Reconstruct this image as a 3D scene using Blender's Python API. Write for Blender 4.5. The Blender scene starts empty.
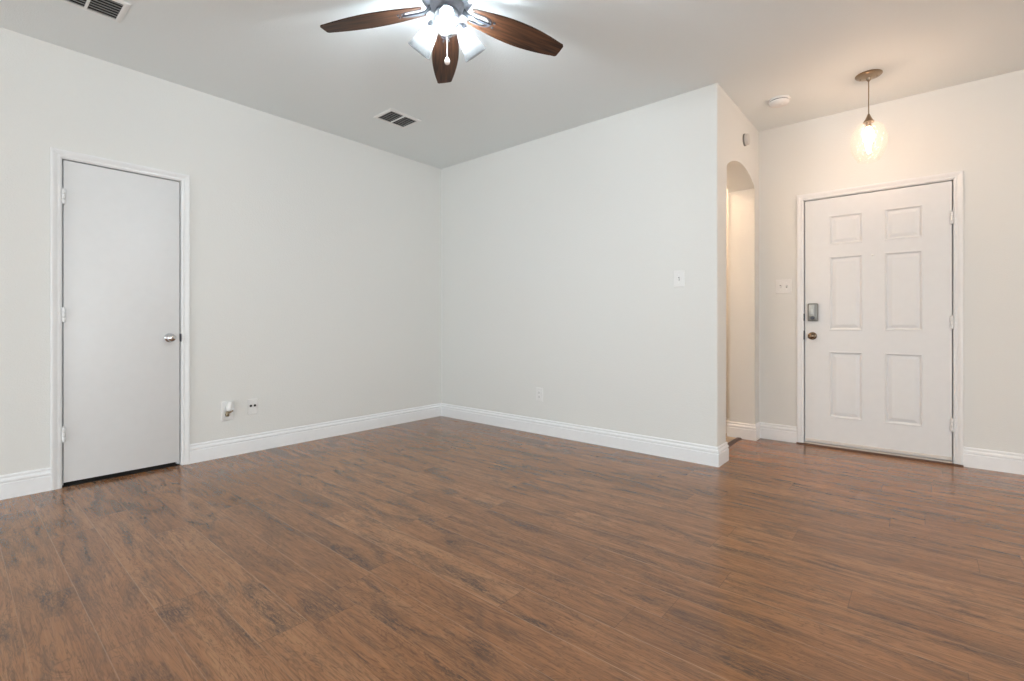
import bpy, bmesh, math, random
from mathutils import Vector, Matrix

C = bpy.context.scene.collection
SC = bpy.context.scene
PI = math.pi

# ------------------------------------------------------------------ camera
CAM_H = 1.018
YAW = math.radians(40.4)
cam_d = bpy.data.cameras.new('camera')
cam = bpy.data.objects.new('camera', cam_d)
C.objects.link(cam)
cam.location = (0, 0, CAM_H)
cam.rotation_euler = (PI / 2, 0, YAW)
cam_d.sensor_fit = 'HORIZONTAL'
cam_d.sensor_width = 36.0
cam_d.lens = 482.0 / 1024.0 * 36.0
cam_d.shift_y = -16.5 / 1024.0
cam_d.clip_start = 0.02
SC.camera = cam

# ------------------------------------------------------------------ world and exposure
SC.view_settings.view_transform = 'Standard'
SC.view_settings.look = 'None'
SC.view_settings.gamma = 1.0
SC.view_settings.use_curve_mapping = False
SC.view_settings.exposure = 1.44
DAY = 3.1                    # daylight outside
FAN_POWER = 330.0             # fan bulbs, emission strength
PENDANT_POWER = 31.0
W = bpy.data.worlds.new('overcast_sky')
SC.world = W
W.use_nodes = True
bg = W.node_tree.nodes['Background']
bg.inputs[0].default_value = (0.91, 0.965, 0.99, 1)
bg.inputs[1].default_value = DAY

# room extents
XL, YB, XA, YE = -4.072, 3.572, -1.114, 4.725
XR, YR, ZC = 3.4, -4.6, 2.74
WT = 0.215


def portal(name, loc, rot, sx, sy):
    l = bpy.data.lights.new(name, 'AREA')
    l.shape = 'RECTANGLE'
    l.size, l.size_y = sx, sy
    l.cycles.is_portal = True
    o = bpy.data.objects.new(name, l)
    C.objects.link(o)
    o.location, o.rotation_euler = loc, rot


# window openings (behind and beside the camera)
REAR_WIN = [(-3.6, -1.3, 0.05, 2.0), (0.3, 1.7, 0.05, 2.0)]      # x0 x1 z0 z1 in the rear wall
RIGHT_WIN = [(-2.6, 0.8, 0.05, 2.0)]                               # y0 y1 z0 z1, glazed patio opening
for (a, b, z0, z1) in REAR_WIN:
    portal('window_daylight', ((a + b) / 2, YR - 0.13, (z0 + z1) / 2), (PI / 2, 0, 0), b - a, z1 - z0)
for (a, b, z0, z1) in RIGHT_WIN:
    portal('window_daylight', (XR + 0.13, (a + b) / 2, (z0 + z1) / 2), (PI / 2, 0, PI / 2), b - a, z1 - z0)


# ------------------------------------------------------------------ materials
def node_mat(name):
    m = bpy.data.materials.new(name)
    m.use_nodes = True
    nt = m.node_tree
    return m, nt, nt.nodes['Principled BSDF']


def N(nt, t, **kw):
    n = nt.nodes.new(t)
    for k, v in kw.items():
        setattr(n, k, v)
    return n


def plain(name, col, rough=0.5, metal=0.0, bump=0.0, scale=200, spec=0.5, coat=0.0, var=0.03):
    m, nt, p = node_mat(name)
    p.inputs['Roughness'].default_value = rough
    p.inputs['Metallic'].default_value = metal
    p.inputs['Specular IOR Level'].default_value = spec
    p.inputs['Coat Weight'].default_value = coat
    geo = N(nt, 'ShaderNodeNewGeometry')
    no = N(nt, 'ShaderNodeTexNoise')
    no.inputs['Scale'].default_value = scale
    no.inputs['Detail'].default_value = 3
    nt.links.new(geo.outputs['Position'], no.inputs['Vector'])
    r = N(nt, 'ShaderNodeValToRGB')
    r.color_ramp.elements[0].position = 0.3
    r.color_ramp.elements[1].position = 0.7
    r.color_ramp.elements[0].color = tuple(c * (1 - var) for c in col) + (1,)
    r.color_ramp.elements[1].color = tuple(min(1, c * (1 + var)) for c in col) + (1,)
    nt.links.new(no.outputs['Fac'], r.inputs['Fac'])
    nt.links.new(r.outputs['Color'], p.inputs['Base Color'])
    if bump:
        b = N(nt, 'ShaderNodeBump')
        b.inputs['Strength'].default_value = bump
        b.inputs['Distance'].default_value = 0.002
        nt.links.new(no.outputs['Fac'], b.inputs['Height'])
        nt.links.new(b.outputs['Normal'], p.inputs['Normal'])
    return m


def emitter(name, col, strength):
    m = bpy.data.materials.new(name)
    m.use_nodes = True
    nt = m.node_tree
    nt.nodes.remove(nt.nodes['Principled BSDF'])
    e = N(nt, 'ShaderNodeEmission')
    e.inputs[0].default_value = col + (1,)
    e.inputs[1].default_value = strength
    nt.links.new(e.outputs[0], nt.nodes['Material Output'].inputs[0])
    return m


def clear_glass(name, trans=0.85, frost=0.0, tint=(1, 1, 1), bump=0.0, scale=40, rough=0.03):
    """thin glass: see-through, some gloss, an optional frosted (translucent) share, light passes it"""
    m = bpy.data.materials.new(name)
    m.use_nodes = True
    nt = m.node_tree
    nt.nodes.remove(nt.nodes['Principled BSDF'])
    t = N(nt, 'ShaderNodeBsdfTransparent')
    t.inputs[0].default_value = tint + (1,)
    g = N(nt, 'ShaderNodeBsdfGlossy')
    g.inputs['Roughness'].default_value = rough
    fr = N(nt, 'ShaderNodeLayerWeight')
    fr.inputs['Blend'].default_value = 0.35
    tl = N(nt, 'ShaderNodeBsdfTranslucent')
    tl.inputs[0].default_value = (0.95, 0.95, 0.95, 1)
    m1 = N(nt, 'ShaderNodeMixShader')
    m1.inputs[0].default_value = frost
    m2 = N(nt, 'ShaderNodeMixShader')
    mul = N(nt, 'ShaderNodeMath', operation='MULTIPLY')
    mul.inputs[1].default_value = 1 - trans
    mul.use_clamp = True
    add = N(nt, 'ShaderNodeMath', operation='MULTIPLY_ADD')
    add.inputs[1].default_value = 0.6
    add.inputs[2].default_value = 0.4
    nt.links.new(fr.outputs['Facing'], add.inputs[0])
    nt.links.new(add.outputs[0], mul.inputs[0])
    nt.links.new(t.outputs[0], m1.inputs[1])
    nt.links.new(tl.outputs[0], m1.inputs[2])
    nt.links.new(mul.outputs[0], m2.inputs[0])
    nt.links.new(m1.outputs[0], m2.inputs[1])
    nt.links.new(g.outputs[0], m2.inputs[2])
    nt.links.new(m2.outputs[0], nt.nodes['Material Output'].inputs[0])
    if bump:
        geo = N(nt, 'ShaderNodeNewGeometry')
        no = N(nt, 'ShaderNodeTexVoronoi')
        no.inputs['Scale'].default_value = scale
        b = N(nt, 'ShaderNodeBump')
        b.inputs['Strength'].default_value = bump
        b.inputs['Distance'].default_value = 0.01
        nt.links.new(geo.outputs['Position'], no.inputs['Vector'])
        nt.links.new(no.outputs['Distance'], b.inputs['Height'])
        for x in (g, fr, tl):
            nt.links.new(b.outputs[0], x.inputs['Normal'])
    return m


def wall_paint(name, col, bump=0.25):
    """matt paint over an orange-peel spray texture"""
    m, nt, p = node_mat(name)
    p.inputs['Base Color'].default_value = col + (1,)
    p.inputs['Roughness'].default_value = 0.62
    p.inputs['Specular IOR Level'].default_value = 0.3
    geo = N(nt, 'ShaderNodeNewGeometry')
    n1 = N(nt, 'ShaderNodeTexNoise')
    n1.inputs['Scale'].default_value = 95
    n1.inputs['Detail'].default_value = 2.5
    n2 = N(nt, 'ShaderNodeTexVoronoi')
    n2.inputs['Scale'].default_value = 140
    mx = N(nt, 'ShaderNodeMath', operation='ADD')
    b = N(nt, 'ShaderNodeBump')
    b.inputs['Strength'].default_value = bump
    b.inputs['Distance'].default_value = 0.0025
    for n in (n1, n2):
        nt.links.new(geo.outputs['Position'], n.inputs['Vector'])
    nt.links.new(n1.outputs['Fac'], mx.inputs[0])
    nt.links.new(n2.outputs['Distance'], mx.inputs[1])
    nt.links.new(mx.outputs[0], b.inputs['Height'])
    nt.links.new(b.outputs[0], p.inputs['Normal'])
    return m


def plank_floor():
    m, nt, p = node_mat('wood_laminate')
    L = nt.links.new

    def math_(op, a, b=None, c=None):
        n = N(nt, 'ShaderNodeMath', operation=op)
        for i, v in enumerate((a, b, c)):
            if v is None:
                continue
            if isinstance(v, (int, float)):
                n.inputs[i].default_value = v
            else:
                L(v, n.inputs[i])
        return n.outputs[0]

    geo = N(nt, 'ShaderNodeNewGeometry')
    sep = N(nt, 'ShaderNodeSeparateXYZ')
    L(geo.outputs['Position'], sep.inputs[0])
    X, Y = sep.outputs[0], sep.outputs[1]
    PW, PL = 0.161, 1.22
    v = math_('DIVIDE', math_('ADD', Y, 60 * PW), PW)
    row = math_('FLOOR', v)
    fv = math_('FRACT', v)
    wn = N(nt, 'ShaderNodeTexWhiteNoise', noise_dimensions='1D')
    L(row, wn.inputs['W'])
    u = math_('ADD', math_('DIVIDE', X, PL), math_('MULTIPLY', wn.outputs['Value'], 7.0))
    col = math_('FLOOR', u)
    fu = math_('FRACT', u)
    comb = N(nt, 'ShaderNodeCombineXYZ')
    L(row, comb.inputs[0])
    L(col, comb.inputs[1])
    pid = N(nt, 'ShaderNodeTexWhiteNoise', noise_dimensions='2D')
    L(comb.outputs[0], pid.inputs['Vector'])
    psep = N(nt, 'ShaderNodeSeparateColor')
    L(pid.outputs['Color'], psep.inputs[0])
    r1, r2, r3 = psep.outputs[0], psep.outputs[1], psep.outputs[2]

    def coords(sx, sy):
        c = N(nt, 'ShaderNodeCombineXYZ')
        L(math_('MULTIPLY', X, sx), c.inputs[0])
        L(math_('MULTIPLY', Y, sy), c.inputs[1])
        L(math_('MULTIPLY', r1, 37.0), c.inputs[2])
        return c.outputs[0]

    def noise(vec, scale, detail, dist=0.0, rough=0.55):
        n = N(nt, 'ShaderNodeTexNoise')
        n.inputs['Scale'].default_value = scale
        n.inputs['Detail'].default_value = detail
        n.inputs['Distortion'].default_value = dist
        n.inputs['Roughness'].default_value = rough
        L(vec, n.inputs['Vector'])
        return n.outputs['Fac']

    # fine fibre, cathedral figure, and soft dark smoky patches
    fibre = noise(coords(4.5, 75.0), 1.0, 5, 2.2, 0.62)
    hair = noise(coords(5.0, 130.0), 1.0, 3, 1.0, 0.6)
    streak = noise(coords(1.6, 30.0), 1.0, 4, 0.8, 0.6)
    figure = noise(coords(1.1, 5.5), 1.5, 4, 1.6, 0.55)
    rings = math_('FRACT', math_('MULTIPLY', figure, 16.0))
    rings = math_('ABSOLUTE', math_('SUBTRACT', rings, 0.5))
    smoke = noise(coords(1.5, 7.0), 1.35, 5, 0.9, 0.62)
    knots = noise(coords(18.0, 90.0), 1.0, 4, 1.8, 0.7)

    def ramp(fac, stops):
        r = N(nt, 'ShaderNodeValToRGB')
        els = r.color_ramp.elements
        while len(els) < len(stops):
            els.new(0.5)
        for e, (pos, c) in zip(els, stops):
            e.position = pos
            e.color = (c, c, c, 1) if isinstance(c, (int, float)) else c + (1,)
        L(fac, r.inputs['Fac'])
        return r.outputs['Color']

    def mix(fac, a, b, mode='MIX'):
        n = N(nt, 'ShaderNodeMix', data_type='RGBA', blend_type=mode)
        if isinstance(fac, (int, float)):
            n.inputs['Factor'].default_value = fac
        else:
            L(fac, n.inputs['Factor'])
        for s, x in (('A', a), ('B', b)):
            i = [q for q in n.inputs if q.name == s and q.type == 'RGBA'][0]
            if isinstance(x, tuple):
                i.default_value = x + (1,)
            else:
                L(x, i)
        return [q for q in n.outputs if q.type == 'RGBA'][0]

    tone = math_('ADD', math_('MULTIPLY', figure, 0.35), math_('MULTIPLY_ADD', streak, 0.45, math_('MULTIPLY', r2, 0.20)))
    base = ramp(tone, [(0.30, WOOD[0]), (0.5, WOOD[1]), (0.68, WOOD[2])])
    base = mix(ramp(fibre, [(0.36, 0.55), (0.52, 0.0)]), base, WOOD[3])
    base = mix(ramp(hair, [(0.54, 0.0), (0.66, 0.4)]), base, WOOD[2])
    base = mix(math_('MULTIPLY', ramp(rings, [(0.0, 0.75), (0.20, 0.0)]), ramp(hair, [(0.35, 1.0), (0.6, 0.25)])), base, WOOD[3])
    dk = math_('MULTIPLY', ramp(smoke, [(0.48, 0.0), (0.64, 1.0)]), ramp(knots, [(0.42, 0.2), (0.55, 1.0)]))
    base = mix(math_('MULTIPLY', dk, 0.85), base, WOOD[4])
    # plank edges
    dv = math_('MULTIPLY', math_('MINIMUM', fv, math_('SUBTRACT', 1.0, fv)), PW)
    du = math_('MULTIPLY', math_('MINIMUM', fu, math_('SUBTRACT', 1.0, fu)), PL)
    seam_u = ramp(math_('MULTIPLY', du, 100.0), [(0.05, 1.0), (0.16, 0.0)])
    seam_v = ramp(math_('MULTIPLY', dv, 100.0), [(0.08, 1.0), (0.22, 0.0)])
    seam = math_('MAXIMUM', seam_u, seam_v)
    base = mix(math_('MULTIPLY', seam_v, math_('MULTIPLY', r3, 0.55)), base, (0.46, 0.30, 0.19))     # bevel highlight painted along the long edges
    base = mix(math_('MULTIPLY', seam_u, 0.5), base, (0.05, 0.03, 0.02))
    L(base, p.inputs['Base Color'])
    L(math_('MULTIPLY_ADD', streak, 0.08, 0.13), p.inputs['Roughness'])
    p.inputs['Specular IOR Level'].default_value = 0.5
    h = math_('SUBTRACT', math_('MULTIPLY', fibre, 0.12), seam)
    b = N(nt, 'ShaderNodeBump')
    b.inputs['Strength'].default_value = 0.10
    b.inputs['Distance'].default_value = 0.0012
    L(h, b.inputs['Height'])
    L(b.outputs[0], p.inputs['Normal'])
    return m


def blade_wood():
    m, nt, p = node_mat('walnut_blade')
    tc = N(nt, 'ShaderNodeTexCoord')
    mp = N(nt, 'ShaderNodeMapping')
    mp.inputs['Scale'].default_value = (5, 60, 60)
    no = N(nt, 'ShaderNodeTexNoise')
    no.inputs['Scale'].default_value = 1.0
    no.inputs['Detail'].default_value = 5
    no.inputs['Distortion'].default_value = 0.6
    r = N(nt, 'ShaderNodeValToRGB')
    e = r.color_ramp.elements
    e[0].position, e[0].color = 0.32, (0.012, 0.006, 0.004, 1)
    e[1].position, e[1].color = 0.7, (0.085, 0.034, 0.015, 1)
    nt.links.new(tc.outputs['Object'], mp.inputs['Vector'])
    nt.links.new(mp.outputs[0], no.inputs['Vector'])
    nt.links.new(no.outputs['Fac'], r.inputs['Fac'])
    nt.links.new(r.outputs['Color'], p.inputs['Base Color'])
    p.inputs['Roughness'].default_value = 0.45
    p.inputs['Specular IOR Level'].default_value = 0.25
    return m


def tile_floor():
    m, nt, p = node_mat('beige_tile')
    geo = N(nt, 'ShaderNodeNewGeometry')
    br = N(nt, 'ShaderNodeTexBrick', offset=0.0)
    br.inputs['Scale'].default_value = 1
    br.inputs['Brick Width'].default_value = 0.33
    br.inputs['Row Height'].default_value = 0.33
    br.inputs['Mortar Size'].default_value = 0.004
    br.inputs['Color1'].default_value = (0.52, 0.40, 0.28, 1)
    br.inputs['Color2'].default_value = (0.47, 0.36, 0.25, 1)
    br.inputs['Mortar'].default_value = (0.3, 0.24, 0.18, 1)
    nt.links.new(geo.outputs['Position'], br.inputs['Vector'])
    nt.links.new(br.outputs['Color'], p.inputs['Base Color'])
    p.inputs['Roughness'].default_value = 0.35
    return m


WOOD = [(0.215, 0.094, 0.039), (0.305, 0.138, 0.058), (0.39, 0.194, 0.090), (0.108, 0.049, 0.023), (0.060, 0.039, 0.028)]
M = dict(
    wall=wall_paint('wall_paint', (0.73, 0.735, 0.715)),
    ceiling=wall_paint('ceiling_paint', (0.82, 0.865, 0.87), 0.3),
    trim=plain('trim_enamel', (0.775, 0.785, 0.79), 0.32, scale=30, var=0.01),
    base=plain('baseboard_enamel_lit', (0.83, 0.845, 0.86), 0.32, scale=30, var=0.01),  # casing enamel again, made lighter: brighter light low down put into its colour
    door=plain('door_enamel', (0.72, 0.73, 0.735), 0.42, bump=0.15, scale=18, var=0.01),
    floor=plank_floor(), tile=tile_floor(),
    plastic=plain('white_plastic', (0.775, 0.775, 0.765), 0.35, scale=60, var=0.01),
    slot=plain('dark_slot', (0.02, 0.02, 0.02), 0.6),
    chrome=plain('satin_chrome', (0.62, 0.62, 0.63), 0.16, 1.0, var=0.02),
    bronze=plain('aged_bronze', (0.20, 0.145, 0.10), 0.22, 1.0, var=0.1),
    brass=plain('brass_connector', (0.30, 0.25, 0.17), 0.35, 1.0, var=0.1),
    nickel=plain('brushed_nickel', (0.36, 0.28, 0.20), 0.30, 1.0, var=0.06),
    gunmetal=plain('grey_lock_housing', (0.22, 0.22, 0.21), 0.36, 0.7, var=0.04),
    pewter=plain('pewter_metal', (0.24, 0.26, 0.30), 0.38, 0.85, scale=90, var=0.15),
    iron=plain('dark_pewter', (0.10, 0.11, 0.13), 0.42, 0.8, var=0.15),
    sensor=plain('greyed_plastic', (0.62, 0.60, 0.57), 0.4, var=0.01),
    dome_fill=emitter('warm_fill_glow', (1.0, 0.72, 0.48), 26.0),
    louver=plain('grey_louver', (0.48, 0.48, 0.47), 0.5, var=0.02),
    cover=plain('lit_grey_cover', (0.42, 0.44, 0.43), 0.35, 0.3, var=0.03),
    gap_shade=plain('painted_gap_shade', (0.012, 0.011, 0.010), 0.95, bump=0.5, scale=300, var=0.3),
    duct_shade=plain('painted_duct_shade', (0.018, 0.018, 0.018), 0.8),
    vent=plain('vent_enamel', (0.86, 0.87, 0.86), 0.45, var=0.01),
    sill=plain('pale_sill', (0.62, 0.58, 0.54), 0.4, 0.2, var=0.05),
    strip=plain('dark_wood_strip', (0.075, 0.035, 0.02), 0.4, scale=50, var=0.25),
    fob=plain('pale_wood_fob', (0.80, 0.72, 0.66), 0.4, var=0.03),
    blade=blade_wood(),
    fan_glass=clear_glass('seeded_glass', trans=0.99, frost=0.017, bump=0.3, scale=90, rough=0.12, tint=(0.70, 0.71, 0.72)),
    pend_glass=clear_glass('rippled_glass', trans=0.955, frost=0.022, bump=0.9, scale=38, rough=0.08, tint=(1.0, 0.98, 0.95)),
    pane=clear_glass('window_glass', trans=0.9),
    fan_bulb=emitter('fan_bulb_glow', (0.86, 0.95, 1.0), FAN_POWER),
    dome=emitter('passage_lamp_glow', (1.0, 0.66, 0.42), 30.0),
    pend_bulb=emitter('pendant_bulb_glow', (1.0, 0.67, 0.47), PENDANT_POWER),
)


# ------------------------------------------------------------------ mesh helpers
def obj(name, bm, mat, parent=None, loc=None, smooth=None):
    me = bpy.data.meshes.new(name)
    bmesh.ops.recalc_face_normals(bm, faces=bm.faces)
    if smooth:
        for f in bm.faces:
            f.smooth = True
        for e in bm.edges:
            if len(e.link_faces) == 2 and e.calc_face_angle(0) > math.radians(smooth):
                e.smooth = False
    bm.to_mesh(me)
    bm.free()
    me.materials.append(M[mat])
    o = bpy.data.objects.new(name, me)
    C.objects.link(o)
    if parent:
        o.parent = parent
    if loc:
        o.location = loc
    return o


def empty(name, loc, rot=(0, 0, 0)):
    o = bpy.data.objects.new(name, None)
    o.empty_display_size = 0.1
    C.objects.link(o)
    o.location, o.rotation_euler = loc, rot
    return o


def tag(o, label=None, cat=None, group=None, kind=None):
    for k, v in (('label', label), ('category', cat), ('group', group), ('kind', kind)):
        if v:
            o[k] = v
    return o


def struct(o, label=None, cat=None):
    return tag(o, label, cat, None, 'structure')


def add_box(bm, x0, x1, y0, y1, z0, z1, bevel=0.0, seg=2):
    vs = [bm.verts.new(p) for p in [(x0, y0, z0), (x1, y0, z0), (x1, y1, z0), (x0, y1, z0),
                                    (x0, y0, z1), (x1, y0, z1), (x1, y1, z1), (x0, y1, z1)]]
    fs = [bm.faces.new([vs[i] for i in q]) for q in
          [(0, 3, 2, 1), (4, 5, 6, 7), (0, 1, 5, 4), (1, 2, 6, 5), (2, 3, 7, 6), (3, 0, 4, 7)]]
    if bevel:
        es = list({e for f in fs for e in f.edges})
        bmesh.ops.bevel(bm, geom=es, offset=bevel, segments=seg, profile=0.5, affect='EDGES')
    return bm


def box(*a, **k):
    return add_box(bmesh.new(), *a, **k)


def add_rings(bm, rings, caps=(True, True)):
    """rings: list of equal-length loops of points; skins them"""
    vr = [[bm.verts.new(p) for p in r] for r in rings]
    n = len(vr[0])
    for a, b in zip(vr, vr[1:]):
        for i in range(n):
            bm.faces.new((a[i], a[(i + 1) % n], b[(i + 1) % n], b[i]))
    if caps[0]:
        bm.faces.new(vr[0][::-1])
    if caps[1]:
        bm.faces.new(vr[-1])
    return bm


def add_lathe(bm, prof, seg=32, mat=None, caps=(True, True)):
    """prof: (radius, height) along local z; mat places it"""
    mat = mat or Matrix()
    rings = [[mat @ Vector((max(r, 1e-5) * math.cos(2 * PI * i / seg), max(r, 1e-5) * math.sin(2 * PI * i / seg), z))
              for i in range(seg)] for r, z in prof]
    return add_rings(bm, rings, caps)


def lathe(prof, seg=32, mat=None, caps=(True, True)):
    return add_lathe(bmesh.new(), prof, seg, mat, caps)


def aim(origin, direction):
    """matrix whose local z runs along direction"""
    q = Vector(direction).to_track_quat('Z', 'Y')
    return Matrix.Translation(origin) @ q.to_matrix().to_4x4()


def add_tube(bm, pts, r, seg=10):
    pts = [Vector(p) for p in pts]
    rings = []
    for i, p in enumerate(pts):
        d = (pts[min(i + 1, len(pts) - 1)] - pts[max(i - 1, 0)]).normalized()
        up = Vector((0, 0, 1)) if abs(d.z) < 0.95 else Vector((1, 0, 0))
        a = d.cross(up).normalized()
        b = d.cross(a)
        rr = r[i] if isinstance(r, (list, tuple)) else r
        rings.append([p + (a * math.cos(2 * PI * k / seg) + b * math.sin(2 * PI * k / seg)) * rr for k in range(seg)])
    return add_rings(bm, rings)


def prism(poly, axis, d0, d1, bevel_sel=None, bevel=0.0):
    """extrude a 2-D polygon; axis 'x': poly is (y,z); 'y': poly is (x,z); 'z': poly is (x,y)"""
    bm = bmesh.new()

    def P(u, v, d):
        return {'x': (d, u, v), 'y': (u, d, v), 'z': (u, v, d)}[axis]
    a = [bm.verts.new(P(u, v, d0)) for u, v in poly]
    b = [bm.verts.new(P(u, v, d1)) for u, v in poly]
    n = len(poly)
    bm.faces.new(a)
    bm.faces.new(b[::-1])
    for i in range(n):
        bm.faces.new((a[i], b[i], b[(i + 1) % n], a[(i + 1) % n]))
    if bevel_sel and bevel:
        es = []
        for i in range(n):
            if bevel_sel(poly[i], poly[(i + 1) % n]):
                for ring in (a, b):
                    es.append(bm.edges.get((ring[i], ring[(i + 1) % n])))
        bmesh.ops.bevel(bm, geom=es, offset=bevel, segments=4, profile=0.5, affect='EDGES')
    return bm


def sweep_floor(path, prof):
    """baseboard: profile (out, z) swept along a floor path with mitred corners, room on the right of travel"""
    n = len(path)
    dirs = [(Vector(path[i + 1]) - Vector(path[i])).normalized() for i in range(n - 1)]
    nor = [Vector((d.y, -d.x)) for d in dirs]
    rings = []
    for i, p in enumerate(path):
        if i == 0:
            m = nor[0]
        elif i == n - 1:
            m = nor[-1]
        else:
            s = nor[i - 1] + nor[i]
            m = s / (s.dot(nor[i]))
        rings.append([(p[0] + m.x * o, p[1] + m.y * o, z) for o, z in prof])
    return add_rings(bmesh.new(), rings)


BASE_PROF = [(0, 0), (0.0145, 0), (0.0145, 0.088), (0.0125, 0.090), (0.0085, 0.0915), (0.0085, 0.0965), (0.0135, 0.099), (0.0145, 0.105), (0.0125, 0.113),
             (0.0075, 0.118), (0.0055, 0.121), (0.0055, 0.126), (0.0085, 0.128), (0.0085, 0.132), (0.005, 0.138), (0, 0.140)]


def casing(axis, wall, sgn, u0, u1, top, w=0.049):
    """door casing, mitred: profile (offset from the opening, proud of the wall)"""
    prof = [(0, 0), (0, 0.008), (0.006, 0.011), (0.014, 0.0115), (0.017, 0.0095), (0.021, 0.0115), (0.034, 0.0165),
            (0.042, 0.0175), (w - 0.002, 0.0165), (w, 0.0135), (w, 0)]
    bm = bmesh.new()

    def P(u, z, d):
        return (wall + sgn * d, u, z) if axis == 'x' else (u, wall + sgn * d, z)
    loops = [[P(u0 - o, 0, d), P(u0 - o, top + o, d), P(u1 + o, top + o, d), P(u1 + o, 0, d)] for o, d in prof]
    rings = [[l[k] for l in loops] for k in range(4)]
    return add_rings(bm, rings)


# ------------------------------------------------------------------ room shell
def wall_with_hole(axis, d0, d1, u0, u1, z0, z1, holes):
    """rectangular wall slab with rectangular openings, built as one solid of columns and lintels"""
    bm = bmesh.new()
    us = sorted({u0, u1} | {h[0] for h in holes} | {h[1] for h in holes})
    zs = sorted({z0, z1} | {h[2] for h in holes} | {h[3] for h in holes})
    solid = {}
    for i in range(len(us) - 1):
        for j in range(len(zs) - 1):
            cu, cz = (us[i] + us[i + 1]) / 2, (zs[j] + zs[j + 1]) / 2
            solid[i, j] = not any(h[0] < cu < h[1] and h[2] < cz < h[3] for h in holes)
    vc = {}

    def V(u, z, d):
        k = (u, z, d)
        if k not in vc:
            vc[k] = bm.verts.new((d, u, z) if axis == 'x' else (u, d, z))
        return vc[k]
    for (i, j), s in solid.items():
        if not s:
            continue
        a, b, c, e = us[i], us[i + 1], zs[j], zs[j + 1]
        for d in (d0, d1):
            bm.faces.new((V(a, c, d), V(b, c, d), V(b, e, d), V(a, e, d)))
        for (di, dj, q) in ((-1, 0, ((a, c), (a, e))), (1, 0, ((b, c), (b, e))), (0, -1, ((a, c), (b, c))), (0, 1, ((a, e), (b, e)))):
            if not solid.get((i + di, j + dj), False):
                (p, r), (s_, t) = q
                bm.faces.new((V(p, r, d0), V(s_, t, d0), V(s_, t, d1), V(p, r, d1)))
    return bm


# door openings
CD = dict(u0=0.476, u1=1.092, top=2.040)        # closet slab, along y on the left wall
ED = dict(u0=-0.757, u1=0.164, top=2.055)       # entry slab, along x on the entry wall
J = 0.026                                       # jamb board + gap

struct(obj('floor', box(XL - 0.35, XR + 0.12, YR - 0.12, YE + 0.35, -0.06, 0.0), 'floor'),
       'brown wood plank floor of the whole room', 'floor')
struct(obj('ceiling', box(XL - 0.35, XR + 0.12, YR - 0.12, YE + 0.35, ZC, ZC + 0.1), 'ceiling'),
       'flat white ceiling of the whole room', 'ceiling')
struct(obj('wall_left', wall_with_hole('x', XL - 0.12, XL, YR, YB + 0.18, 0, ZC,
                                       [(CD['u0'] - J, CD['u1'] + J, 0, CD['top'] + J)]), 'wall'),
       'off white wall around the flush white door', 'wall')
struct(obj('wall_closet', box(XL - 0.30, XL - 0.20, 0.2, 1.45, 0, ZC), 'wall'),
       'wall of the dark closet behind the flush white door', 'wall')

# back wall with its bullnose outer corner
bm = box(XL, XA, YB, YB + 0.18, 0, ZC)
es = [e for e in bm.edges if all(abs(v.co.x - XA) < 1e-4 and abs(v.co.y - YB) < 1e-4 for v in e.verts)]
bmesh.ops.bevel(bm, geom=es, offset=0.012, segments=5, profile=0.5, affect='EDGES')
struct(obj('wall_back', bm, 'wall', smooth=40), 'blank off white wall between the room corner and the arched opening', 'wall')

# arched wall of the entry
OY0, OY1, SPR, PEAK = 3.778, 4.585, 2.205, 2.315
half, rise = (OY1 - OY0) / 2, PEAK - SPR
rad = (half * half + rise * rise) / (2 * rise)
cy, cz = (OY0 + OY1) / 2, PEAK - rad
a0 = math.asin(half / rad)
arc = [(cy + rad * math.sin(-a0 + 2 * a0 * k / 24), cz + rad * math.cos(-a0 + 2 * a0 * k / 24)) for k in range(25)]
poly = [(YB + 0.18, 0), (OY0, 0)] + arc + [(OY1, 0), (YE, 0), (YE, ZC), (YB + 0.18, ZC)]
inside = lambda p: OY0 - 1e-3 <= p[0] <= OY1 + 1e-3
struct(obj('wall_arch', prism(poly, 'x', XA - WT, XA, lambda p, q: inside(p) and inside(q) and not (p[1] == 0 and q[1] == 0), 0.012), 'wall', smooth=40),
       'narrow wall with the arched opening beside the entry door', 'wall')

struct(obj('wall_entry', wall_with_hole('y', YE, YE + 0.14, -2.55, XR, 0, ZC,
                                        [(ED['u0'] - J, ED['u1'] + J, 0, ED['top'] + J)]), 'wall'),
       'off white wall around the six panel entry door', 'wall')
struct(obj('wall_passage', box(-2.55, -2.4, YB + 0.18, YE, 0, ZC), 'wall'), 'end wall of the passage behind the arch', 'wall')
struct(obj('wall_porch', box(-1.0, 0.4, YE + 0.19, YE + 0.26, 0, ZC), 'wall'), 'outer backing behind the entry door', 'wall')
struct(obj('wall_right', wall_with_hole('x', XR, XR + 0.12, YR, YE + 0.14, 0, ZC, RIGHT_WIN), 'wall'),
       'side wall with the tall glazed opening', 'wall')
struct(obj('wall_rear', wall_with_hole('y', YR - 0.12, YR, XL - 0.12, XR + 0.12, 0, ZC, REAR_WIN), 'wall'),
       'wall behind the camera with two windows', 'wall')


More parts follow.
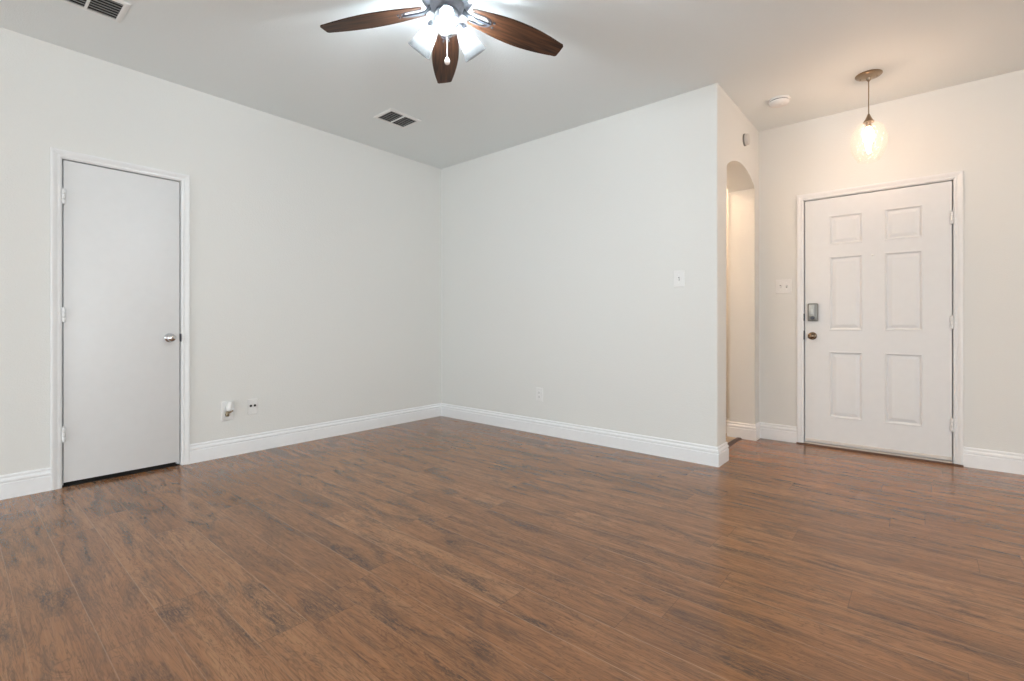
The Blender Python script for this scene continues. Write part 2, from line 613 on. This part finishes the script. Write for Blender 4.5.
def window(name, axis, d, a, b, z0, z1, nx):
    bm = bmesh.new()
    f = 0.05

    def bx(u0, u1, w0, w1, t=0.03):
        if axis == 'y':
            add_box(bm, u0, u1, d - t, d + t, w0, w1, 0.004, 1)
        else:
            add_box(bm, d - t, d + t, u0, u1, w0, w1, 0.004, 1)
    bx(a, a + f, z0, z1)
    bx(b - f, b, z0, z1)
    bx(a + f, b - f, z0, z0 + f)
    bx(a + f, b - f, z1 - f, z1)
    for k in range(1, nx):
        u = a + (b - a) * k / nx
        bx(u - 0.025, u + 0.025, z0 + f, z1 - f, 0.025)
    o = struct(obj(name, bm, 'trim'), 'white framed window', 'window')
    bm = box(a + 0.02, b - 0.02, d - 0.003, d + 0.003, z0 + 0.02, z1 - 0.02) if axis == 'y' else \
        box(d - 0.003, d + 0.003, a + 0.02, b - 0.02, z0 + 0.02, z1 - 0.02)
    obj('window_pane', bm, 'pane', o)
    return o


for i, (a, b, z0, z1) in enumerate(REAR_WIN):
    o = window('window_%d' % (i + 1), 'y', YR - 0.06, a, b, z0, z1, 2)
    o['label'] = ['white framed window nearest the closet side behind the camera', 'white framed window straight behind the camera'][i]
for (a, b, z0, z1) in RIGHT_WIN:
    o = window('window_3', 'x', XR + 0.06, a, b, z0, z1, 2)
    o['label'] = 'tall white framed sliding glass window in the side wall'

# baseboards (room on the right of travel)
CW = 0.049 + 0.012
struct(obj('baseboard_left', sweep_floor([(XL, YR), (XL, CD['u0'] - CW + 0.008)], BASE_PROF), 'base'),
       'white baseboard on the near side of the flush door', 'baseboard')
struct(obj('baseboard_corner', sweep_floor([(XL, CD['u1'] + CW - 0.004), (XL, YB), (XA, YB), (XA, OY0), (XA - WT, OY0)], BASE_PROF), 'base'),
       'white baseboard running around the room corner and the wall end', 'baseboard')
struct(obj('baseboard_entry', sweep_floor([(-2.4, YE), (XA - WT, YE), (XA - WT, OY1), (XA, OY1), (XA, YE), (ED['u0'] - CW + 0.004, YE)], BASE_PROF), 'base'),
       'short white baseboard between the arch and the entry door', 'baseboard')
struct(obj('baseboard_right', sweep_floor([(ED['u1'] + CW - 0.004, YE), (XR, YE), (XR, RIGHT_WIN[0][1])], BASE_PROF), 'base'),
       'white baseboard on the hinge side of the entry door', 'baseboard')
struct(obj('baseboard_rear', sweep_floor([(XR, RIGHT_WIN[0][0]), (XR, YR), (XL, YR)], BASE_PROF), 'base'),
       'white baseboard behind the camera', 'baseboard')


# ------------------------------------------------------------------ doors
def frame(name, axis, wall, sgn, D, label, strikes, depth):
    """casing and jamb of one doorway, with its strike plates"""
    g = 0.007
    u0, u1, top = D['u0'] - g, D['u1'] + g, D['top'] + g
    bm = casing(axis, wall, sgn, u0 - 0.004, u1 + 0.004, top + 0.004)

    def bx(bm, a, b, z0, z1, p0, p1, bev=0.0):
        lo, hi = sorted((wall + sgn * p0, wall + sgn * p1))
        if axis == 'x':
            add_box(bm, lo, hi, a, b, z0, z1, bev)
        else:
            add_box(bm, a, b, lo, hi, z0, z1, bev)
    jt = J - g
    bx(bm, u0 - jt, u0, 0, top + jt, 0.0005, -depth)
    bx(bm, u1, u1 + jt, 0, top + jt, 0.0005, -depth)
    bx(bm, u0, u1, top, top + jt, 0.0005, -depth)
    bx(bm, u0, u0 + 0.012, 0, top, -0.046, -0.075)          # stops
    bx(bm, u1 - 0.012, u1, 0, top, -0.046, -0.075)
    bx(bm, u0, u1, top - 0.012, top, -0.046, -0.075)
    o = struct(obj(name, bm, 'trim'), label, 'door frame')
    for (side, z, h) in strikes:
        b2 = bmesh.new()
        if side < 0:
            bx(b2, u0 - 0.0085, u0 + 0.0015, z - h / 2, z + h / 2, 0.0025, -0.02, 0.0008)
        else:
            bx(b2, u1 - 0.0015, u1 + 0.0085, z - h / 2, z + h / 2, 0.0025, -0.02, 0.0008)
        s = obj('strike_plate', b2, 'iron', o)
    return o


def hinge(parent, axis, wall, sgn, u, leaf_dir, z):
    bm = bmesh.new()
    off = 0.0085
    cx, cy_ = (wall + sgn * off, u) if axis == 'x' else (u, wall + sgn * off)
    for k in range(3):
        z0 = z - 0.045 + k * 0.0305
        add_lathe(bm, [(0.0082, z0), (0.0088, z0 + 0.001), (0.0088, z0 + 0.028), (0.0082, z0 + 0.029)], 14,
                  Matrix.Translation((cx, cy_, 0)))
    add_lathe(bm, [(0.002, z + 0.046), (0.0055, z + 0.048), (0.0055, z + 0.051), (0.001, z + 0.054)], 12, Matrix.Translation((cx, cy_, 0)))
    lo, hi = sorted((wall + sgn * 0.0, wall + sgn * 0.0045))
    a, b = sorted((u, u + leaf_dir * 0.012))
    if axis == 'x':
        add_box(bm, lo, hi, a, b, z - 0.045, z + 0.045, 0.0006, 1)
    else:
        add_box(bm, a, b, lo, hi, z - 0.045, z + 0.045, 0.0006, 1)
    return obj('hinge', bm, 'trim', parent, smooth=35)


# --- closet door: a flush slab
slab = box(XL - 0.038, XL - 0.003, CD['u0'], CD['u1'], 0.028, CD['top'], 0.0015)
closet = struct(obj('door_1', slab, 'door', smooth=40), 'flush white closet door with a chrome knob', 'door')
for z in (1.810, 1.074, 0.330):
    hinge(closet, 'x', XL, 1, CD['u0'] - 0.001, 1, z)
ky, kz = 1.030, 0.920
kn = bmesh.new()
mt = aim((XL - 0.001, ky, kz), (1, 0, 0))
add_lathe(kn, [(0.032, 0), (0.032, 0.004), (0.028, 0.009), (0.014, 0.012), (0.0115, 0.020), (0.0125, 0.030), (0.020, 0.036),
               (0.0262, 0.044), (0.028, 0.052), (0.0262, 0.060), (0.020, 0.066), (0.010, 0.069), (0.0, 0.0695)], 36, mt)
k = obj('door_knob', kn, 'chrome', closet, smooth=50)
k['label'] = 'round chrome door knob'
frame('trim_1', 'x', XL, 1, CD, 'white casing around the flush closet door', [(1, kz, 0.057)], 0.12)

struct(obj('floor_closet_shade', box(XL - 0.20, XL - 0.006, CD['u0'] - 0.005, CD['u1'] + 0.005, 0.0, 0.003), 'gap_shade'), 'black sheet for the shade under the flush closet door', 'floor')  # black sheet painting in the shade of the gap below the slab

# --- entry door: six moulded panels
PX = [(-0.588, -0.360), (-0.226, 0.005)]
PZ = [(0.246, 0.794), (0.964, 1.574), (1.666, 1.912)]


def panel_door(D, yf, yb, z0):
    bm = bmesh.new()
    us = sorted([D['u0'], D['u1']] + [v for p in PX for v in p])
    zs = sorted([z0, D['top']] + [v for p in PZ for v in p])
    vc = {}

    def V(u, z, d=0.0):
        key = (round(u, 5), round(z, 5), round(d, 5))
        if key not in vc:
            vc[key] = bm.verts.new((u, yf + d, z))
        return vc[key]
    for i in range(len(us) - 1):
        for j in range(len(zs) - 1):
            a, b, c, e = us[i], us[i + 1], zs[j], zs[j + 1]
            if (a, b) in PX and (c, e) in PZ:
                prev = [V(a, c), V(b, c), V(b, e), V(a, e)]
                for ins, dep in ((0.004, -0.0022), (0.009, -0.0022), (0.013, 0.001), (0.019, 0.0085), (0.027, 0.0085), (0.032, 0.006), (0.048, 0.0015)):
                    cur = [V(a + ins, c + ins, dep), V(b - ins, c + ins, dep), V(b - ins, e - ins, dep), V(a + ins, e - ins, dep)]
                    for q in range(4):
                        bm.faces.new((prev[q], prev[(q + 1) % 4], cur[(q + 1) % 4], cur[q]))
                    prev = cur
                bm.faces.new(prev)
            else:
                bm.faces.new((V(a, c), V(b, c), V(b, e), V(a, e)))
    # edges and back
    A = [(D['u0'], z0), (D['u1'], z0), (D['u1'], D['top']), (D['u0'], D['top'])]
    bk = [bm.verts.new((u, yb, z)) for u, z in A]
    fr = [bm.verts.new((u, yf, z)) for u, z in A]
    for q in range(4):
        bm.faces.new((fr[q], fr[(q + 1) % 4], bk[(q + 1) % 4], bk[q]))
    bm.faces.new(bk)
    return bm


YF = YE + 0.003
entry = struct(obj('door_2', panel_door(ED, YF, YF + 0.044, 0.026), 'door'), 'white six panel entry door with keypad lock', 'door')
for z in (1.786, 1.029, 0.287):
    hinge(entry, 'y', YE, -1, ED['u1'] + 0.001, -1, z)
# knob
kx, kz2 = -0.703, 0.918
kn = bmesh.new()
add_lathe(kn, [(0.032, 0), (0.032, 0.004), (0.027, 0.009), (0.013, 0.012), (0.0115, 0.022), (0.014, 0.030), (0.023, 0.038), (0.0275, 0.047),
               (0.0275, 0.056), (0.022, 0.064), (0.010, 0.068), (0, 0.0685)], 36, aim((kx, YF, kz2), (0, -1, 0)))
k = obj('door_knob', kn, 'bronze', entry, smooth=50)
k['label'] = 'round bronze door knob below the lock housing'
# deadbolt housing: rounded grey box with a ribbed face and a thumb turn at its foot
lx, lz = -0.698, 1.116
bm = box(lx - 0.037, lx + 0.037, YF - 0.028, YF, lz - 0.075, lz + 0.075, 0.008, 3)
lock = obj('deadbolt_housing', bm, 'gunmetal', entry, smooth=40)
lock['label'] = 'grey metal deadbolt housing'
bm = bmesh.new()
add_box(bm, lx - 0.028, lx + 0.012, YF - 0.031, YF - 0.026, lz - 0.030, lz + 0.064, 0.003, 2)  # pale cover set left, darker box right: lit and shaded sides put into colour
for q in range(3):
    add_box(bm, lx - 0.010, lx + 0.006, YF - 0.0335, YF - 0.030, lz + 0.004 + q * 0.020, lz + 0.012 + q * 0.020, 0.0015, 1)
cv = obj('battery_cover', bm, 'cover', lock, smooth=40)
cv['label'] = 'ribbed cover plate, pale for its lit side'
bm = lathe([(0.015, 0), (0.015, 0.006), (0.009, 0.008), (0.009, 0.012)], 24, aim((lx, YF - 0.027, lz - 0.048), (0, -1, 0)))
add_box(bm, lx - 0.017, lx + 0.017, YF - 0.050, YF - 0.036, lz - 0.053, lz - 0.043, 0.003, 2)
obj('thumb_turn', bm, 'iron', lock, smooth=40)
# viewer, painted white for the glint of its lens
bm = lathe([(0.0085, 0), (0.0085, 0.002), (0.006, 0.004), (0.0035, 0.0062), (0.002, 0.0072), (0, 0.0075)], 20, aim((-0.298, YF, 1.560), (0, -1, 0)))
k = obj('peephole', bm, 'vent', entry, smooth=40)
k['label'] = 'tiny door viewer, lens glint painted white'
# sweep along the foot
bm = prism([(YF - 0.004, 0.030), (YF - 0.004, 0.048), (YF, 0.052), (YF, 0.030)], 'x', ED['u0'] + 0.002, ED['u1'] - 0.002)
obj('door_sweep', bm, 'sill', entry)
frame('trim_2', 'y', YE, -1, ED, 'white casing around the six panel entry door', [(-1, 0.924, 0.075), (-1, 1.076, 0.06)], 0.14)
# threshold
bm = prism([(YE - 0.006, 0.0), (YE - 0.006, 0.010), (YE + 0.006, 0.020), (YE + 0.10, 0.022), (YE + 0.10, 0.0)], 'x', ED['u0'] - 0.003, ED['u1'] + 0.003)
struct(obj('trim_3', bm, 'sill'), 'pale sill under the entry door', 'threshold')
bm = prism([(YE - 0.034, 0.0), (YE - 0.032, 0.004), (YE - 0.022, 0.010), (YE - 0.006, 0.011), (YE - 0.006, 0.0)], 'x', ED['u0'] - 0.060, ED['u1'] + 0.060)
struct(obj('trim_4', bm, 'strip'), 'dark brown floor strip in front of the entry door', 'threshold')
# passage tile and transition strip in the archway
struct(obj('floor_passage', box(-2.4, XA - 0.11, YB + 0.18, YE, 0.0, 0.004), 'tile'), 'beige tile floor behind the arch', 'floor')
bm = prism([(XA - 0.150, 0.0), (XA - 0.146, 0.006), (XA - 0.135, 0.010), (XA - 0.115, 0.010), (XA - 0.105, 0.005), (XA - 0.102, 0.0)], 'y', OY0 + 0.0145, OY1 - 0.0145)
struct(obj('trim_5', bm, 'strip'), 'dark strip between wood and tile in the archway', 'threshold')


# ------------------------------------------------------------------ wall plates; built facing local +y... local x across, z up
def face_rot(normal):
    """z rotation that turns local -y to the wall's normal"""
    return math.atan2(normal[1], normal[0]) + PI / 2


def plate_bm(w, h, t=0.006):
    bm = bmesh.new()
    prof = [(0, 0), (0, -0.003), (0.004, -t), ]
    rings = [[(-w / 2 + o, d, -h / 2 + o), (w / 2 - o, d, -h / 2 + o), (w / 2 - o, d, h / 2 - o), (-w / 2 + o, d, h / 2 - o)] for o, d in prof]
    return add_rings(bm, rings)


def screw(parent, x, z):
    bm = lathe([(0.0035, 0), (0.0035, 0.001), (0.002, 0.0016), (0, 0.0016)], 12, aim((x, -0.006, z), (0, -1, 0)))
    obj('screw', bm, 'vent', parent, smooth=40)


def toggle(parent, x, up):
    bm = box(x - 0.0055, x + 0.0055, -0.0068, -0.0055, -0.012, 0.012, 0.0005, 1)
    obj('switch_slot', bm, 'slot', parent)
    bm = bmesh.new()
    s = 1 if up else -1
    rings = []
    for (o, z, hw, hz) in ((-0.0062, 0, 0.0042, 0.0085), (-0.012, 0.004 * s, 0.0040, 0.006), (-0.0185, 0.009 * s, 0.0034, 0.0034)):
        rings.append([(x - hw, o, z - hz), (x + hw, o, z - hz), (x + hw, o, z + hz), (x - hw, o, z + hz)])
    add_rings(bm, rings)
    obj('toggle', bm, 'plastic', parent)


def switch_plate(name, loc, normal, w, h, xs, label, ups):
    t = empty(name, loc, (0, 0, face_rot(normal)))
    tag(t, label, 'light switch', 'wall light switches')
    obj('cover_plate', plate_bm(w, h), 'plastic', t)
    for x, u in zip(xs, ups):
        toggle(t, x, u)
        for z in (-0.03, 0.03):
            screw(t, x, z)
    return t


switch_plate('light_switch', (-1.391, YB, 1.357), (0, -1), 0.082, 0.125, [0.0], 'single white light switch on the blank wall near the arch corner', [False])
switch_plate('light_switch', (-0.918, YE, 1.345), (0, -1), 0.122, 0.122, [-0.024, 0.024], 'double white light switch beside the entry door', [False, True])

# duplex outlet on the back wall
t = tag(empty('wall_outlet', (-2.704, YB, 0.364), (0, 0, face_rot((0, -1)))), 'white duplex power outlet low on the blank back wall', 'outlet')
obj('cover_plate', plate_bm(0.078, 0.125), 'plastic', t)
for z in (-0.0195, 0.0195):
    bm = lathe([(0.0165, 0), (0.0165, 0.0025), (0.0155, 0.003), (0, 0.003)], 24, aim((0, -0.0058, z), (0, -1, 0)))
    r = obj('receptacle', bm, 'plastic', t, smooth=40)
    bm = bmesh.new()
    for (x0, hh) in ((-0.0065, 0.0042), (0.0065, 0.0035)):
        add_box(bm, x0 - 0.0011, x0 + 0.0011, -0.0092, -0.0085, z + 0.003 - hh, z + 0.003 + hh)
    add_lathe(bm, [(0.0024, 0), (0.0024, 0.0004), (0, 0.0004)], 10, aim((0, -0.0088, z - 0.008), (0, -1, 0)))
    obj('slot', bm, 'slot', r)
screw(t, 0, 0)

# jack plate on the left wall: two dark round sockets
t = tag(empty('jack_plate', (XL, 1.588, 0.359), (0, 0, face_rot((1, 0)))), 'white wall plate with two dark round jacks, low on the closet wall', 'wall plate')
obj('cover_plate', plate_bm(0.074, 0.125), 'plastic', t)
for x in (-0.015, 0.015):
    bm = lathe([(0.0092, 0), (0.0092, 0.003), (0.007, 0.004), (0.007, 0.002), (0, 0.002)], 20, aim((x, -0.0056, 0.008), (0, -1, 0)))
    obj('jack', bm, 'slot', t, smooth=40)
for z in (-0.048, 0.048):
    screw(t, 0, z)

# power plate with a white plug-in tube and metal connectors under it
t = tag(empty('outlet_plate', (XL, 1.405, 0.350), (0, 0, face_rot((1, 0)))), 'white wall plate holding a white tube above small metal connectors, nearest the flush door', 'wall plate')
obj('cover_plate', plate_bm(0.088, 0.150), 'plastic', t)
bm = bmesh.new()
add_lathe(bm, [(0.019, 0), (0.0215, 0.003), (0.0215, 0.018), (0.0205, 0.020), (0.0205, 0.062), (0.018, 0.068), (0.010, 0.070), (0, 0.070)], 28,
          Matrix.Translation((0.0, -0.034, 0.004)) @ Matrix.Rotation(0.12, 4, 'Y'))
add_box(bm, -0.012, 0.012, -0.03, -0.005, 0.018, 0.05, 0.003, 2)
obj('plug_tube', bm, 'plastic', t, smooth=40)
bm = bmesh.new()
add_lathe(bm, [(0.012, 0), (0.0135, 0.002), (0.0135, 0.012), (0.009, 0.014), (0.009, 0.028), (0.011, 0.030), (0.011, 0.036)], 20,
          Matrix.Translation((-0.012, -0.034, -0.036)))
add_tube(bm, [(-0.012, -0.034, -0.022), (-0.012, -0.020, -0.024), (-0.012, -0.006, -0.024)], 0.007, 12)
add_tube(bm, [(-0.008, -0.036, -0.014), (0.010, -0.038, -0.006), (0.026, -0.040, 0.004)], [0.006, 0.007, 0.0055], 12)
k = obj('connector', bm, 'brass', t, smooth=40)
k['label'] = 'dark brass connectors'

# ------------------------------------------------------------------ ceiling fittings
def ceiling_vent(loc, label):
    t = tag(empty('ceiling_vent', loc), label, 'air vent', 'ceiling air vents')
    hx, hy, f = 0.124, 0.156, 0.027
    bm = bmesh.new()
    prof = [(0, 0), (0.002, -0.004), (f - 0.008, -0.008), (f, -0.007), (f, -0.002)]
    rings = [[(-hx + o, -hy + o, z), (hx - o, -hy + o, z), (hx - o, hy - o, z), (-hx + o, hy - o, z)] for o, z in prof]
    add_rings(bm, rings, (False, False))
    add_box(bm, -hx + f, hx - f, -0.006, 0.006, -0.008, -0.001)
    obj('vent_frame', bm, 'vent', t)
    obj('duct_shade', box(-hx + f - 0.004, hx - f + 0.004, -hy + f - 0.004, hy - f + 0.004, -0.0016, -0.0002), 'duct_shade', t)  # near-black plate standing in for the shade inside the vent
    for (y0, y1) in ((-hy + f, -0.006), (0.006, hy - f)):
        for q in range(7):
            x = -hx + f + 0.012 + q * (2 * (hx - f) - 0.024) / 6
            b2 = bmesh.new()
            pts = [(-0.004, -0.0018), (-0.003, -0.005), (0.000, -0.0075), (0.0012, -0.0070), (-0.0018, -0.0045), (-0.0028, -0.0016)]
            rings = [[(x + u, y, z) for u, z in pts] for y in (y0, y1)]
            add_rings(b2, rings)
            obj('louver', b2, 'louver', t)
    for y in (-hy + 0.014, hy - 0.014):
        bm = lathe([(0.004, 0), (0.004, -0.0012), (0, -0.002)], 10, Matrix.Translation((0, y, -0.006)))
        obj('screw', bm, 'vent', t)
    return t


ceiling_vent((-3.354, 2.458, ZC), 'ceiling air vent nearest the room corner')
ceiling_vent((-3.368, 0.492, ZC), 'ceiling air vent above the flush closet door')

# smoke detector
t = tag(empty('smoke_detector', (-0.838, 4.152, ZC)), 'round white smoke detector on the ceiling beside the pendant', 'smoke detector')
bm = lathe([(0.078, 0), (0.078, -0.008), (0.074, -0.011)], 40)
obj('mounting_ring', bm, 'plastic', t, smooth=40)
bm = lathe([(0.066, -0.010), (0.0665, -0.017)], 40)
obj('air_slot', bm, 'iron', t, smooth=40)
bm = lathe([(0.066, -0.0155), (0.071, -0.017), (0.070, -0.024), (0.062, -0.036), (0.045, -0.042), (0.012, -0.044), (0, -0.044)], 40)
o = obj('detector_body', bm, 'plastic', t, smooth=40)
bm = lathe([(0.008, -0.043), (0.008, -0.0455), (0.006, -0.0465), (0, -0.0465)], 16, Matrix.Translation((0.022, -0.01, 0)))
obj('test_button', bm, 'vent', o, smooth=40)

# round sensor on the arched wall
t = tag(empty('wall_sensor', (XA, 4.255, 2.530)), 'small round white sensor high on the wall above the arch', 'sensor')
mt = aim((0, 0, 0), (1, 0, 0))
obj('sensor_base', lathe([(0.050, 0), (0.050, 0.010), (0.047, 0.012)], 36, mt), 'gunmetal', t, smooth=40)
obj('sensor_cover', lathe([(0.046, 0.011), (0.046, 0.028), (0.042, 0.035), (0.030, 0.038), (0, 0.039)], 36, mt), 'sensor', t, smooth=40)

# added lamp out of view, put in to warm the light at the entry end
t = tag(empty('warm_fill_lamp', (2.1, 2.9, ZC)), 'added round flush ceiling lamp out of view, warming the entry end', 'ceiling lamp', 'flush ceiling lamps')
obj('lamp_base', lathe([(0.15, 0), (0.15, -0.05), (0.14, -0.058)], 40), 'nickel', t, smooth=40)
obj('lamp_dome', lathe([(0.138, -0.054), (0.150, -0.085), (0.140, -0.130), (0.09, -0.165), (0, -0.178)], 40), 'dome_fill', t, smooth=60)

# lamp in the passage behind the arch
t = tag(empty('passage_lamp', (-1.9, 4.22, ZC)), 'round flush ceiling lamp in the passage behind the arch', 'ceiling lamp', 'flush ceiling lamps')
obj('lamp_base', lathe([(0.15, 0), (0.15, -0.018), (0.14, -0.024)], 40), 'nickel', t, smooth=40)
obj('lamp_dome', lathe([(0.138, -0.020), (0.134, -0.045), (0.115, -0.070), (0.07, -0.088), (0, -0.094)], 40), 'dome', t, smooth=60)

# ------------------------------------------------------------------ pendant light
px, py = -0.282, 4.136
t = tag(empty('pendant_light', (px, py, ZC)), 'glass pendant light hanging in front of the entry door', 'pendant light')
bm = lathe([(0.078, 0), (0.078, -0.004), (0.072, -0.010), (0.040, -0.020), (0.016, -0.024), (0.014, -0.032), (0.010, -0.040), (0.004, -0.046), (0, -0.046)], 40)
can = obj('canopy', bm, 'nickel', t, smooth=35)
for s in (-1, 1):
    bm = lathe([(0.005, -0.014), (0.006, -0.019), (0.004, -0.024), (0, -0.025)], 14, Matrix.Translation((s * 0.047, 0, 0)))
    obj('screw', bm, 'nickel', can, smooth=40)
GT = 2.415 - ZC      # top of the glass
obj('cord', add_tube(bmesh.new(), [(0, 0, -0.04), (0, 0, GT + 0.045)], 0.0035, 10), 'nickel', t)
bm = lathe([(0.005, GT + 0.055), (0.009, GT + 0.048), (0.013, GT + 0.036), (0.022, GT + 0.016), (0.032, GT + 0.002), (0.032, GT - 0.004), (0, GT - 0.004)], 32)
obj('socket_cap', bm, 'nickel', t, smooth=35)
bm = lathe([(0.015, GT - 0.004), (0.015, GT - 0.035), (0.012, GT - 0.037)], 20)
obj('socket', bm, 'nickel', t, smooth=35)
prof = [(0.032, 0.0), (0.055, -0.012), (0.083, -0.038), (0.103, -0.075), (0.113, -0.115), (0.113, -0.150), (0.106, -0.190), (0.092, -0.228), (0.073, -0.258), (0.060, -0.272)]
rnd = random.Random(4)
bm = lathe([(r * 0.93, GT + z) for r, z in prof], 48, caps=(False, False))
for v in bm.verts:      # hand-blown ripple
    a = math.atan2(v.co.y, v.co.x)
    rip = 0.0022 * math.sin(a * 9 + v.co.z * 40) + 0.0018 * math.sin(a * 5 - v.co.z * 95)
    v.co.x += rip * math.cos(a)
    v.co.y += rip * math.sin(a)
obj('glass_shade', bm, 'pend_glass', t, smooth=60)
bm = lathe([(0.011, GT - 0.036), (0.016, GT - 0.046), (0.030, GT - 0.078), (0.034, GT - 0.098), (0.030, GT - 0.122), (0.020, GT - 0.142), (0.014, GT - 0.165), (0.012, GT - 0.20), (0.007, GT - 0.215), (0, GT - 0.218)], 28)
b = obj('bulb', bm, 'pend_bulb', t, smooth=50)
b['label'] = 'glowing warm bulb'

# ------------------------------------------------------------------ ceiling fan
FX, FY = -1.79, 1.608
BZ = 2.586 - ZC                  # blade plane
t = tag(empty('ceiling_fan', (FX, FY, ZC)), 'five blade walnut ceiling fan with three glowing glass shades', 'ceiling fan')
obj('canopy', lathe([(0.070, 0), (0.070, -0.012), (0.062, -0.030), (0.030, -0.045), (0.020, -0.050)], 40), 'pewter', t, smooth=35)
bm = lathe([(0.020, -0.040), (0.020, -0.060), (0.060, -0.066), (0.112, -0.078), (0.128, -0.088), (0.130, -0.112), (0.118, -0.130), (0.096, -0.140),
            (0.085, -0.146), (0.080, -0.160), (0.074, -0.172), (0.062, -0.180), (0.0, -0.180)], 48)
obj('motor_housing', bm, 'pewter', t, smooth=30)
BLADE_R = 0.66
prof_w = [(0.120, 0.047), (0.17, 0.055), (0.25, 0.068), (0.34, 0.0765), (0.42, 0.0775), (0.50, 0.071), (0.58, 0.059), (0.655, 0.043)]


def half_w(r):
    for (r0, w0), (r1, w1) in zip(prof_w, prof_w[1:]):
        if r <= r1:
            k = (r - r0) / (r1 - r0)
            return w0 + (w1 - w0) * k
    return prof_w[-1][1]


def blade_bm():
    """flat blade outline with an oval notch at its root, in local coords: +x outward, thickness in z"""
    out = []
    hx1, hw = 0.222, 0.028          # notch
    # top prong inward, along the edge, round the tip, back to the other prong, then the notch
    n = 26
    edge = [(0.128 + (0.652 - 0.128) * i / n) for i in range(n + 1)]
    import_w = lambda r: half_w(r)
    up = []
    for i, r in enumerate(edge):
        # smooth the piecewise profile
        w = (import_w(max(0.120, r - 0.02)) + import_w(r) + import_w(min(0.655, r + 0.02))) / 3
        up.append((r, w))
    out += up
    out += [(BLADE_R, 0.036), (BLADE_R + 0.001, 0.0), (BLADE_R, -0.036)]
    out += [(r, -w) for r, w in reversed(up)]
    notch = []
    out.append((0.119, -0.038))
    for i in range(15):
        a = -PI / 2 + PI * i / 14
        notch.append((hx1 - 0.040 + 0.040 * math.cos(a), hw * math.sin(a)))
    out += [(0.127, -0.026)] + notch + [(0.127, 0.026), (0.119, 0.038)]
    bm = prism(out, 'z', -0.003, 0.003)
    return bm


def iron_bm():
    """bracket arm from the motor to the notch, with a raised rim around it"""
    bm = bmesh.new()
    # arm: flat bar dipping outwards
    pts = [(0.060, 0.024), (0.075, 0.020), (0.095, 0.006), (0.115, -0.006), (0.15, -0.008), (0.232, -0.008)]
    ws = [0.026, 0.020, 0.012, 0.010, 0.0065, 0.0055]
    rings = [[(x, -w, z - 0.004), (x, w, z - 0.004), (x, w, z + 0.004), (x, -w, z + 0.004)] for (x, z), w in zip(pts, ws)]
    add_rings(bm, rings)
    path = [(0.130, -0.029)]
    for i in range(13):
        a = -PI / 2 + PI * i / 12
        path.append((0.194 + 0.041 * math.cos(a), 0.030 * math.sin(a)))
    path.append((0.130, 0.029))
    add_tube(bm, [(x, y, -0.003) for x, y in path], 0.0032, 8)
    for s in (-1, 1):
        add_lathe(bm, [(0.006, -0.003), (0.006, -0.007), (0.003, -0.009), (0, -0.009)], 12, Matrix.Translation((0.252, s * 0.014, 0)))
    return bm


A0 = 2.434
PITCH = math.radians(-12)
DROOP = math.radians(4.1)
b0 = obj('blade', blade_bm(), 'blade', t)
i0 = obj('blade_iron', iron_bm(), 'iron', b0, smooth=40)
i0['label'] = 'dark pewter bracket'
for q in range(5):
    if q == 0:
        b = b0
    else:
        b = b0.copy()
        C.objects.link(b)
        b.parent = t
        i1 = i0.copy()
        C.objects.link(i1)
        i1.parent = b
    a = A0 + q * 2 * PI / 5
    b.location = (0, 0, BZ)
    b.rotation_euler = (PITCH, DROOP, a)
    bpy.context.view_layer.update()

# light kit
bm = lathe([(0.058, -0.178), (0.060, -0.205), (0.058, -0.222), (0.045, -0.236), (0.026, -0.248), (0.010, -0.254), (0.006, -0.262), (0, -0.262)], 36)
kit = obj('light_kit', bm, 'pewter', t, smooth=35)
fw = Vector((math.sin(YAW), -math.cos(YAW), 0))       # from the fan towards the viewer's side
base_a = math.atan2(fw.y, fw.x) + math.radians(6.5)
for q in range(3):
    a = base_a + q * 2 * PI / 3
    u = Vector((math.cos(a), math.sin(a), 0))
    neck = u * 0.080 + Vector((0, 0, 2.510 - ZC))
    mouth = u * 0.168 + Vector((0, 0, 2.403 - ZC))
    ax = (mouth - neck).normalized()
    Ln = (mouth - neck).length
    bm = add_tube(bmesh.new(), [u * 0.045 + Vector((0, 0, -0.216)), u * 0.066 + Vector((0, 0, -0.214)), neck - ax * 0.012], 0.010, 12)
    add_lathe(bm, [(0.010, -0.020), (0.026, -0.014), (0.031, 0.0), (0.031, 0.014), (0.028, 0.014), (0.026, 0.002), (0, 0.002)], 28, aim(neck, ax))
    arm = obj('lamp_arm', bm, 'pewter', kit, smooth=40)
    k = Ln / 0.130
    outer = [(0.0285, 0.004), (0.034, 0.014), (0.041, 0.035), (0.047, 0.060), (0.052, 0.085), (0.058, 0.110), (0.0635, 0.130)]
    inner = [(r - 0.0035, z) for r, z in reversed(outer)]
    bm = lathe([(r, z * k) for r, z in outer + inner], 40, aim(neck, ax), caps=(False, False))
    sh = obj('glass_shade', bm, 'fan_glass', t, smooth=50)
    bm = lathe([(0.012, 0.004), (0.013, 0.014), (0.016, 0.026), (0.021, 0.040), (0.023, 0.052), (0.021, 0.063), (0.014, 0.071), (0.006, 0.0745), (0, 0.075)], 28, aim(neck, ax))
    bb = obj('bulb', bm, 'fan_bulb', t, smooth=50)
    if q == 0:
        bb['label'] = 'glowing white bulb'
# pull chain with its fob
bm = bmesh.new()
z = -0.258
while z > 2.335 - ZC:
    bmesh.ops.create_icosphere(bm, subdivisions=1, radius=0.0017, matrix=Matrix.Translation((0, 0, z)))
    z -= 0.0034
ch = obj('pull_chain', bm, 'fob', t, smooth=60)
bm = lathe([(0.002, 2.338 - ZC), (0.007, 2.333 - ZC), (0.0125, 2.322 - ZC), (0.0135, 2.314 - ZC), (0.011, 2.306 - ZC), (0.004, 2.301 - ZC), (0, 2.301 - ZC)], 24)
obj('chain_fob', bm, 'fob', ch, smooth=60)
